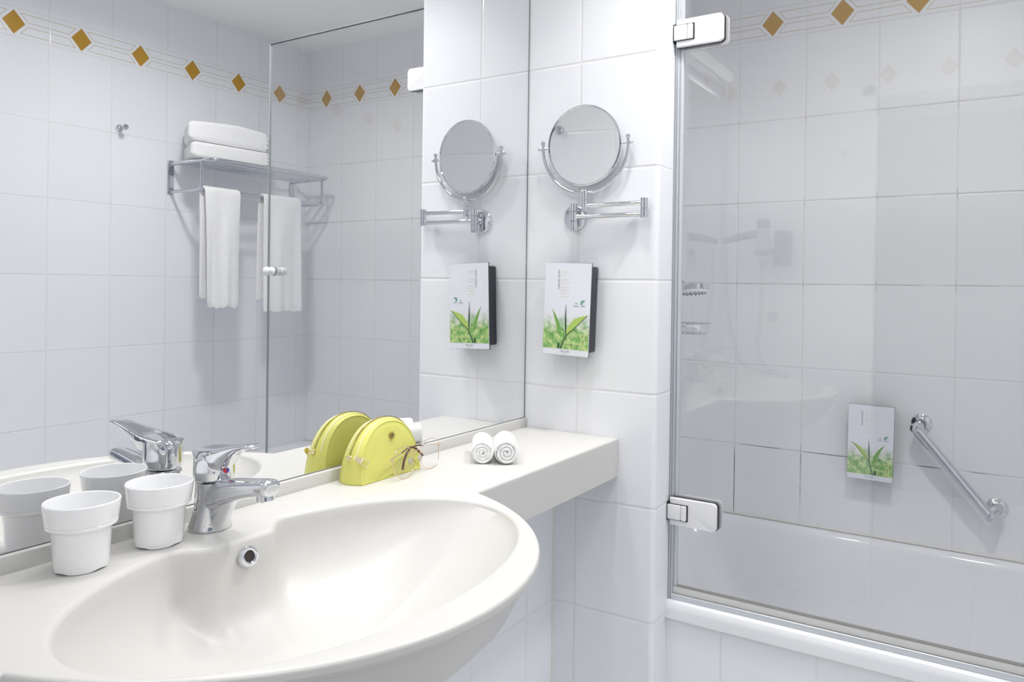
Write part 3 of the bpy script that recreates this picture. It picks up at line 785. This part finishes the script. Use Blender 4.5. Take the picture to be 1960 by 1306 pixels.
for z in (1.093, 1.062):
    tube(b, [(x, y, z) for x, y in rrect(2.115, -.15, .035*(1 if z > 1.08 else .8), .095*(1 if z > 1.08 else .86), .02, 5, 4)], .0016, 8, True)
for i in range(8):
    y = -.07-.023*i; tube(b, fillet([(2.081, y, 1.093), (2.087, y*.98-.002, 1.062), (2.143, y*.98-.002, 1.062), (2.149, y, 1.093)], .008), .0013, 8)
cyl(b, (2.115, -.055, 1.09), (2.115, .006, 1.09), .010, 14); obj('wire_frame', b, M['chrome'], bk)
obj('soap_tray', box(B(), (2.090, -.07, 1.066), (2.140, -.215, 1.087), .006), M['porc'], bk)

# ================================================================== cosmetic bag
bg = thing('cosmetic_bag', 'small yellow leather dome cosmetic bag with gold zip standing against the mirror', 'bag', (.975, -.043, CT))
def arch(xc, a, z0, h, lean, t, p=.90):
    c, s = math.cos(t), math.sin(t)
    return xc-math.copysign(abs(c)**p, c)*a*(1-lean*abs(s)), z0+(abs(s)**p)*h
NT_ = 72; zb = CT+.0012
def bag_line(s, grow=0.):
    """s -1 back panel .. 0 ridge .. 1 front panel"""
    out = []
    q = abs(s)
    for i in range(NT_+1):
        t = PI*i/NT_
        x, z = arch(.9755+.002*(1-q), (.0725 if q > .99 else .0725+.012*(1-q**2.2))+grow, zb, .0950+.0050*(1-q*q)+grow, .03, t)
        up = max(0, (z-zb)/.1)
        half = .0255*(1-up)+.0150*up
        y = -.0430-s*half
        out.append((x, y, z))
    return out
b = B(); rows_ = []
ss = [-1, -.92, -.75, -.5, -.25, 0, .25, .5, .75, .92, 1]
for s in ss:
    sr_ = s*.97 if abs(s) == 1 else s; rows_.append([b.verts.new(p) for p in bag_line(s if abs(s) < 1 else s)])
for a, c in zip(rows_, rows_[1:]):
    for i in range(NT_): b.faces.new((a[i], a[i+1], c[i+1], c[i]))
for row, s in ((rows_[0], -1), (rows_[-1], 1)):     # the two dome panels, softly bulging
    prev = row; K = 8
    for k in range(1, K+1):
        q = 1-k/K*.985; cur = []
        for v in row:
            cx_, cz_ = .9755, zb+.002
            x = cx_+(v.co.x-cx_)*q; z = cz_+(v.co.z-cz_)*q; up = max(0, (z-zb)/.1)
            y = -.0430-s*(.0255*(1-up)+.0150*up)-s*.0035*(1-q*q)*min(1, up*5)
            cur.append(b.verts.new((x, y, z)))
        for i in range(NT_): b.faces.new((prev[i], prev[i+1], cur[i+1], cur[i]))
        prev = cur
body = obj('bag_body', b, M['leather'], bg, angle=50)
b = B(); pl = [(p[0], p[1]) for p in (bag_line(-1)[0], bag_line(-.5)[0], bag_line(0)[0], bag_line(.5)[0], bag_line(1)[0], bag_line(1)[-1], bag_line(.5)[-1], bag_line(0)[-1], bag_line(-.5)[-1], bag_line(-1)[-1])]
prism(b, pl, lambda u, v, t: (u, v, t), CT+.0002, CT+.0024); obj('bag_base', b, M['leather'], bg)
for s in (1, -1):
    b = B(); tube(b, [Vector(p) for p in bag_line(s, .0002)], .00105, 8)
    tube(b, [(.9755-.0725, -.043-s*.0259, CT+.0013), (.9755+.0725, -.043-s*.0259, CT+.0013)], .0010, 8); obj('piping', b, M['leather'], bg)
    b = B(); box(b, (.9755-.0725, -.043-s*.0271, CT+.0001), (.9755+.0725, -.043-s*.0240, CT+.0013)); obj('base_seam', b, M['leather_dark'], bg)
i0, i1 = 10, 64
def band(s0, s1, lift, i0=i0, i1=i1):
    A, C = bag_line(s0, lift), bag_line(s1, lift); return A[i0:i1], C[i0:i1]
b = B(); A, C = band(.62, -.62, .0006); va = [b.verts.new(p) for p in A]; vc = [b.verts.new(p) for p in C]
for i in range(len(va)-1): b.faces.new((va[i], va[i+1], vc[i+1], vc[i]))
zt = obj('zip_tape', b, M['ziptape'], bg)
b = B(); cl = [Vector(p) for p in spline(bag_line(0, .0012)[i0:i1], 3)]
acc = 0; last = cl[0]; k = 0
for i in range(1, len(cl)):
    acc += (cl[i]-last).length; last = cl[i]
    if acc > .0019:
        acc = 0; d = (cl[i]-cl[i-1]).normalized(); side = .0006 if k % 2 else -.0006; k += 1
        n_ = Vector((d.z, 0, -d.x));
        if n_.z < 0: n_ = -n_
        x, y = d*.00050, Vector((0, 1, 0))*.0019; c_ = cl[i]+Vector((0, side, 0))
        vs = [b.verts.new(c_+x*p+y*q+n_*r*.0006) for p in (-1, 1) for q in (-1, 1) for r in (-.5, 1)]
        for f in ((0, 1, 3, 2), (4, 6, 7, 5), (0, 4, 5, 1), (2, 3, 7, 6), (1, 5, 7, 3), (0, 2, 6, 4)): b.faces.new([vs[j] for j in f])
obj('zip_teeth', b, M['brass'], zt, smooth=False)
zs = Vector(bag_line(.0, .0015)[9])
b = B(); box(b, zs+Vector((-.0028, -.0035, -.0035)), zs+Vector((.0028, .0035, .0035)), .0011)
tube(b, [zs+Vector((-.0022, -.0028+.0042*math.cos(a)*.0-.0036, .0))+Vector((.0, .0036*math.cos(a), .0036*math.sin(a))) for a in [2*PI*i/20 for i in range(20)]], .0008, 8, True)
sl_ = obj('zip_slider', b, M['gold'], bg)
# flat pull tab with open frame, lies against the front panel
o_ = Vector((zs.x-.001, -.0615, zs.z+.001)); du_ = Vector((.80, -.34, -.50)).normalized(); dv_ = du_.cross(Vector((0, 1, 0))).normalized()
if dv_.z < 0: dv_ = -dv_
b = B(); f = lambda u, v, t: tuple(o_+du_*u+dv_*v+Vector((0, -1, 0))*t)
prism(b, [(-.004, -.0026), (.005, -.0050), (.0115, -.0050), (.0115, .0050), (.005, .0050), (-.004, .0026)], f, 0, .0012)
tube(b, [f(u, v, .0008) for u, v in fillet_loop] if False else [f(u, v, .0008) for u, v in rrect(.0165, 0, .0062, .0050, .0014, 3, 3)], .0010, 8, True)
obj('pull_tab', b, M['gold'], sl_)
b = B(); c_ = Vector((.9775, -.0660, CT+.0720)); fy_ = lambda u, v, t: (c_.x+u, c_.y-t, c_.z+v)
n = 28; rr = .0060
yy = lambda v: 0
tube(b, [fy_(rr*math.cos(2*PI*i/n), rr*math.sin(2*PI*i/n), .0006) for i in range(n)], .00045, 8, True)
for s in (1, -1):
    prism(b, [(-.0030, s*.0007), (.0036, s*.0007), (.0036, s*.0021), (.0009, s*.0021), (.0009, s*.0054), (-.0009, s*.0054), (-.0009, s*.0021), (-.0036, s*.0021)], fy_, -.004, .0008)
    prism(b, [(s*.0022, -.0030), (s*.0030, -.0030), (s*.0030, -.0022), (s*.0044, -.0018), (s*.0044, .0018), (s*.0030, .0022), (s*.0030, .0030), (s*.0022, .0030)], fy_, -.004, .0006)
obj('medallion', b, M['brass'], bg)

# ================================================================== spectacles
gl = thing('spectacles', 'thin rose gold wire spectacles with dark temple tips in front of the yellow bag', 'glasses', (1.02, -.092, CT))
p0 = Vector((.947, -.101, CT)); p1 = Vector((1.093, -.083, CT)); gu = (p1-p0).normalized(); gn = Vector((gu.y, -gu.x, 0))
if gn.y > 0: gn = -gn
up_ = (Vector((0, 0, 1))+gn*-.12).normalized()
def gpt(u, v, t=0.): return p0+gu*u+up_*v+gn*t
W_ = (p1-p0).length
def lens_pts(uc, sg):
    pts = []
    for i in range(48):
        a = 2*PI*i/48; c, s = math.cos(a), math.sin(a)
        rx = .0300*(1-.10*(s < 0)*abs(s)); ry = .0262 if s > 0 else .0272
        x = math.copysign(abs(c)**.78, c)*rx; y = math.copysign(abs(s)**.80, s)*ry
        x += sg*.0025*max(0, s)+sg*-.001
        pts.append((uc+x, .0278+y, -.0015*(x/.027)**2))
    return pts
for uc, sg in ((.0325, -1), (W_-.0325, 1)):
    L_ = lens_pts(uc, sg)
    b = B(); tube(b, [gpt(*p) for p in L_], .00062, 8, True); rm = obj('lens_rim', b, M['rosegold'], gl)
    b = B(); vs = [b.verts.new(gpt(*p)) for p in L_]; b.faces.new(vs); ln = obj('lens', b, M['specs'], rm, smooth=False)
    hx_ = 0.0008 if sg < 0 else W_-.0008
    b = B(); tube(b, [gpt(uc+sg*.0290, .037, 0), gpt(hx_-(-sg)*-.001+sg*.003, .0372, .0), gpt(hx_+sg*.0035, .037, -.004)], .0009, 8); obj('hinge_end', b, M['rosegold'], rm)
    b = B(); q = gpt(uc-sg*.0262, .024, -.006); lathe(b, [(0, -.001), (.0035, -.0006), (.004, 0), (.0035, .0006), (0, .001)], q, gu*.8-gn*.6, 16)
    for v in b.verts: v.co.z = q.z+(v.co.z-q.z)*1.6
    obj('nose_pad', b, M['pad'], rm)
b = B(); tube(b, spline([gpt(.0325+.0285, .034, 0), gpt(W_/2-.006, .0405, .001), gpt(W_/2, .042, .0015), gpt(W_/2+.006, .0405, .001), gpt(W_-.0325-.0285, .034, 0)], 6), .0008, 8); obj('bridge', b, M['rosegold'], gl)
# folded temples behind the lenses, ends hooked down
for sg in (1, -1):
    s0 = -.002 if sg > 0 else W_+.002
    off = -.0080 if sg > 0 else -.0115
    wire = [gpt(s0, .0370, -.004), gpt(s0+sg*.008, .0372, off), gpt(s0+sg*.040, .0420, off)]
    b = B(); tube(b, spline(wire, 6), .0008, 8); tm = obj('temple', b, M['rosegold'], gl)
    sleeve = [gpt(s0+sg*.040, .0420, off), gpt(s0+sg*.068, .0455, off), gpt(s0+sg*.088, .040, off), gpt(s0+sg*.101, .0265, off), gpt(s0+sg*.108, .0120, off)] if sg < 0 else \
             [gpt(s0+sg*.040, .0420, off), gpt(s0+sg*.062, .0475, off), gpt(s0+sg*.078, .0440, off), gpt(s0+sg*.092, .0350, off), gpt(s0+sg*.102, .0255, off)]
    pts = spline(sleeve, 6); n = len(pts); b = B(); tube(b, pts, .001, 10, rad=[.0012+.0010*min(1, i/n*1.4) for i in range(n)]); obj('temple_sleeve', b, M['tort'], tm)

# ================================================================== two rolled face cloths
def make_roll(c, d, r, L, label, seed):
    t = thing('rolled_cloth', label, 'towel', (c[0]+d[0]*L/2, c[1]+d[1]*L/2, CT), 'rolled face cloths on the counter')
    rnd = random.Random(seed); c = Vector((*c, CT+r+.0003)); d = Vector((d[0], d[1], 0)).normalized(); x = Vector((d.y, -d.x, 0)); z = Vector((0, 0, 1))
    n = 56
    def rad(a, s): return r*(1+.012*math.sin(3*a+seed)+.008*math.sin(7*a+s*9))*(1-.10*max(0, 1-min(s, 1-s)*14)**2)
    b = B(); rings = []
    for k in range(17):
        s = k/16; rings.append([c+d*L*s+(x*math.cos(2*PI*i/n)+z*math.sin(2*PI*i/n))*min(rad(2*PI*i/n, s), 10) for i in range(n)])
    for rg in rings:
        for p in rg: p.z = max(p.z, CT+.0004)
    loft(b, rings, False, True); 
    obj('cloth_body', b, M['terry'], t)
    # spiral end: layers of the roll
    b = B(); turns = 3.1; m = 120; pts = []
    for i in range(m+1):
        s = i/m; a = s*turns*2*PI+seed; rr = .0018+(r*.955-.0018)*s; pts.append(c+(x*math.cos(a)+z*math.sin(a))*rr*Vector((1, 1, 1)).x+d*(.0010+.0006*math.sin(5*a)))
    tube(b, pts, .00305, 10, rad=[.0031]*len(pts)); 
    for v in b.verts: v.co = v.co if v.co.z > CT+.0004 else Vector((v.co.x, v.co.y, CT+.0004))
    e = obj('spiral_end', b, M['terry'], t)
    b = B(); lathe(b, [(.0, .0), (r*.93, .0)], c+d*.0035, d, 40, False, False); obj('fold_shadow', b, M['terryfold'], e)
    return t
make_roll((1.1375, -.1445), (.80, .60), .0205, .105, 'small white rolled cloth on the counter, the left one nearer the spectacles', 1.0)
make_roll((1.1570, -.1865), (.80, .60), .0225, .105, 'small white rolled cloth on the counter, the right one with the open spiral', 2.3)

# ================================================================== wall hooks
def make_hook(loc, rz, label):
    t = thing('wall_hook', label, 'hook', loc)
    b = B(); L = Vector(loc)
    lathe(b, [(0, 0), (.0125, 0), (.013, .002), (.012, .005), (.007, .0065), (.006, .012)], L, (0, 1, 0), 28); obj('hook_plate', b, M['chrome'], t)
    b = B(); lathe(b, [(.0055, .008), (.0055, .022), (.0085, .034), (.0100, .040), (.0095, .0435), (0, .0445)], L, (0, 1, 0), 28); obj('hook_peg', b, M['chrome'], t)
    t.rotation_euler.z = rz; return t
h1 = make_hook((1.462, YD, 1.734), 0, 'small chrome robe hook on the tiled wall opposite the mirror')
h2 = copy_tree(h1); h2.location = (X0, -.455, 1.719); h2.rotation_euler.z = -PI/2
h2['label'] = 'small chrome robe hook on the wall beside the doorway, seen in the round mirror'

# ================================================================== towel rack on the opposite wall
rk = thing('towel_rack', 'chrome towel rack with shelf and rail on the wall opposite the mirror', 'towel rack', (1.93, YD, 1.58))
xl, xr, yf, ypost, zt_, zb_ = 1.652, 2.205, -1.445, -1.500, 1.634, 1.530
for x in (xl, xr):
    b = B(); box(b, (x-.012, YD, 1.522), (x+.012, YD+.006, 1.648), .002)
    pl_ = obj('rack_plate', b, M['satin'], rk)
    b = B(); tube(b, fillet([(x, YD+.004, zb_), (x, ypost, zb_), (x, ypost, zt_)], .028, 8), .0058, 14); obj('bracket', b, M['satin'], pl_)
b = B(); tube(b, fillet([(xl, YD+.004, zt_), (xl, yf, zt_+.003), (xr, yf, zt_+.003), (xr, YD+.004, zt_)], .055, 12), .0065, 14); obj('shelf_frame', b, M['satin'], rk)
for y in (-1.495, -1.545, -1.595, -1.645):
    b = B(); cyl(b, (xl, y, zt_), (xr, y, zt_), .0052, 14); obj('shelf_bar', b, M['satin'], rk)
b = B(); cyl(b, (xl, ypost-.002, zb_), (xr, ypost-.002, zb_), .0055, 14); obj('towel_rail', b, M['satin'], rk)

def hang_towel(x0, x1, zfront, zback, label, seed, taper):
    t = thing('hanging_towel', label, 'towel', ((x0+x1)/2, ypost, zb_))
    yr = ypost-.002; path = []
    ztop = zb_+.0075
    for i in range(15): path.append((yr+.022-.006*(i/14), zfront+(ztop-.012-zfront)*i/14))
    for k in range(1, 8):
        a = PI*k/8; path.append((yr+.015*math.cos(a), ztop-.012+.012*math.sin(a)+.002))
    for i in range(13): path.append((yr-.017-.008*(i/12), ztop-.014+(zback-ztop+.014)*i/12))
    b = B(); NX = 26; thk = .0055
    def P_(j, i, side):
        y, z = path[i]; s = j/NX; dz = max(0, zb_-z)/.45
        x = x0+(x1-x0)*s
        xc = (x0+x1)/2; x = xc+(x-xc)*(1-taper*dz)+.012*taper*dz
        wv = .0045*math.sin(s*9+seed+dz*2)*min(1, dz*4)+.003*math.sin(s*21+seed*2)*dz
        yy = y+(wv if i < 18 else wv*.6)
        if i == 0 or i == len(path)-1: z = z+.0035*math.sin(s*34+seed)+.003*math.sin(s*13)
        # offset along path normal
        a = Vector(path[max(i-1, 0)]); c = Vector(path[min(i+1, len(path)-1)]); d = (c-a).normalized(); nn = Vector((-d.y, d.x))
        return (x, yy+nn.x*thk*side*.9, z+nn.y*thk*side*.9)
    grids = []
    for side in (1, -1): grids.append([[b.verts.new(P_(j, i, side)) for j in range(NX+1)] for i in range(len(path))])
    for g in grids:
        for i in range(len(path)-1):
            for j in range(NX): b.faces.new((g[i][j], g[i][j+1], g[i+1][j+1], g[i+1][j]))
    g0, g1 = grids; n = len(path)-1
    for i in range(n):
        b.faces.new((g0[i][0], g0[i+1][0], g1[i+1][0], g1[i][0])); b.faces.new((g0[i][NX], g0[i+1][NX], g1[i+1][NX], g1[i][NX]))
    for j in range(NX):
        b.faces.new((g0[0][j], g0[0][j+1], g1[0][j+1], g1[0][j])); b.faces.new((g0[n][j], g0[n][j+1], g1[n][j+1], g1[n][j]))
    o = obj('towel_cloth', b, M['terry'], t, angle=60); add_mod(o, 'SUBSURF', levels=1, render_levels=1)
    return t
hang_towel(1.655, 1.800, 1.098, 1.13, 'white hand towel hanging from the rack, farther from the bath screen', 1., .10)
hang_towel(1.905, 2.082, 1.078, 1.12, 'white hand towel hanging from the rack, seen through the bath screen', 3., .02)
# folded stack on the shelf
def folded(z0, z1, inset, label, seed, dx):
    t = thing('folded_towel', label, 'towel', (1.80, -1.57, z0), 'folded bath towels on the rack')
    b = B(); P4 = [(1.598+inset, -1.503), (1.918+inset*.6, -1.478), (2.000+dx, -1.585), (1.690, -1.672)]
    NL = 4; lay = (z1-z0)/NL
    def outline(k, n=20):
        pts = []; rc = .022
        P = [Vector((x, y)) for x, y in P4]
        for i in range(4):
            a, c, d = P[i-1], P[i], P[(i+1) % 4]; u = (a-c).normalized(); v = (d-c).normalized(); r_ = rc if i in (0, 3) else .006
            for q in range(7):
                s = q/6; pts.append((c+u*r_)*(1-s)**2+c*2*s*(1-s)+(c+v*r_)*s*s)
            nx = (d-v*(rc if (i+1) % 4 in (0, 3) else .006)); st = c+v*r_
            for q in range(1, n): pts.append(st+(nx-st)*q/n)
        return pts
    base = outline(0); cen = Vector((sum(p.x for p in base)/len(base), sum(p.y for p in base)/len(base)))
    rings = []; H = z1-z0; m = 22
    for k in range(m+1):
        s = k/m; zz = z0+H*s; ring = []
        edge = 1-.045*max(0, abs(2*s-1)-.55)**2*8
        for p in base:
            e = 1.
            rt = max(0., min(1., (p.x-1.905)/.03))          # open fold ends at the right side
            e -= rt*.09*(.5+.5*math.cos(2*PI*(s*NL+.5+.15*math.sin(seed))))
            q = cen+(p-cen)*edge*e
            sag = .012*math.sin((p.x-1.6)*7)*s*(1 if seed > 2 else 0)-(.010*max(0, (p.x-1.80)/.15)*s if seed > 2 else 0)
            ring.append((q.x, q.y, zz+sag))
        rings.append(ring)
    loft(b, rings); obj('towel_fold', b, M['terry'], t, angle=60); return t
folded(1.6450, 1.7010, .012, 'folded white bath towel lying directly on the rack shelf, lower of two', 1., 0.)
folded(1.7040, 1.7720, 0, 'folded white bath towel on top of the other on the rack', 3., .012)

# ================================================================== hair dryer, sockets (reflected in the glass screen)
hd = thing('hair_dryer', 'dark wall mounted hair dryer with coiled cord, reflected in the glass screen', 'hair dryer', (X0, -.2, 1.38))
xx = .262; hy = -.174
b = B(); lathe(b, [(0, 0), (.0215, .002), (.0245, .008), (.0225, .040), (.0225, .062), (.024, .064), (.024, .070), (.0275, .072), (.029, .100), (.029, .118), (.032, .120), (.032, .134), (.0300, .138), (0, .139)], (xx, hy, 1.468), (0, 0, -1), 36); ho = obj('dryer_body', b, M['dryerw'], hd)
b = B(); lathe(b, [(.0, -.004), (.0222, -.003), (.0252, .002), (.0256, .030), (.0235, .034)], (xx, hy, 1.468), (0, 0, -1), 36); obj('nozzle', b, M['dryer'], ho)
b = B(); lathe(b, [(.0325, .120), (.0340, .122), (.0340, .136), (.0310, .141), (0, .141)], (xx, hy, 1.468), (0, 0, -1), 36); obj('rear_grille', b, M['dryer'], ho)
b = B(); pts = spline([(xx, hy+.02, 1.412), (xx, hy+.06, 1.408), (xx, -.085, 1.402), (xx, -.045, 1.394), (xx, -.012, 1.386)], 5); tube(b, pts, .013, 18, rad=[.0175-.0055*i/(len(pts)-1) for i in range(len(pts))]); obj('handle', b, M['dryer'], hd)
b = B(); box(b, (X0, -.262, 1.29), (X0+.045, -.20, 1.43), .006); box(b, (X0, hy-.03, 1.335), (xx-.022, hy+.03, 1.36), .006); obj('wall_bracket', b, M['dryer'], hd)
def coil(path, r, pitch, wr):
    pts = spline(path, 24); out = []; L = 0; up = None
    for i in range(len(pts)-1):
        d = (pts[i+1]-pts[i]); seg = d.length; d.normalize()
        if up is None: up, _, _ = frame_of(d)
        up = (up-d*up.dot(d)).normalized(); side = d.cross(up); m = max(1, int(seg/pitch*9))
        for k in range(m):
            s = k/m; a = 2*PI*(L+seg*s)/pitch; out.append(pts[i]+d*seg*s+up*math.cos(a)*r+side*math.sin(a)*r)
        L += seg
    b = B(); tube(b, out, wr, 6); return b
b = B(); tube(b, spline([(xx, -.014, 1.386), (xx, -.004-.02, 1.36), (xx+.005, -.03, 1.33), (xx+.005, -.028, 1.30)], 6), .0026, 8); obj('straight_cord', b, M['cord'], hd)
obj('coiled_cord', coil([(xx+.005, -.028, 1.30), (xx+.005, -.030, 1.20), (xx+.01, -.045, 1.07), (xx+.01, -.075, .94), (xx+.015, -.12, .885), (xx+.01, -.20, CT+.0125), (xx, -.225, CT+.0125), (xx-.01, -.21, CT+.014), (xx-.01, -.175, .905), (xx-.01, -.155, .98), (xx-.01, -.165, 1.10), (xx-.01, -.168, 1.265)], .0085, .0165, .0017), M['cord'], hd)
b = B(); tube(b, [(xx-.01, -.150, 1.325), (xx-.01, -.168, 1.30), (xx-.01, -.168, 1.265)], .0022, 8)
tube(b, [(xx-.004, hy-.012*math.cos(a), 1.295+.022*math.sin(a)) for a in [2*PI*i/20 for i in range(20)]], .002, 8, True); obj('cord_hanger', b, M['cord'], hd)
sk = thing('wall_socket', 'white shaver socket on the wall near the doorway, reflected in the glass', 'socket', (X0, -.192, 1.085))
obj('socket_plate', box(B(), (X0, -.232, 1.045), (X0+.012, -.152, 1.125), .004), M['socket'], sk)
b = B(); lathe(b, [(.0, .0122), (.019, .0122), (.021, .0135), (.0215, .012)], (X0, -.192, 1.085), (1, 0, 0), 30); obj('socket_insert', b, M['dryerw'], sk)

# ================================================================== ceiling spots (fixtures)
for i, ((sx, sy), lab) in enumerate(zip(SPOTS, ('near the tiled pier', 'over the basin end of the counter', 'added as fill, above the floor before the bath screen'))):
    t = thing('ceiling_spot', 'round chrome recessed ceiling spot '+lab, 'ceiling light', (sx, sy, ZC))
    b = B(); lathe(b, [(.052, 0), (.066, .0), (.066, .004), (.060, .008), (.052, .008)], (sx, sy, ZC), (0, 0, -1), 40, False, False); obj('spot_ring', b, M['chrome'], t)
    b = B(); lathe(b, [(0, .0005), (.052, .0005), (.052, .004), (0, .004)], (sx, sy, ZC), (0, 0, -1), 32); obj('spot_lens', b, M['lens_lit'], t)
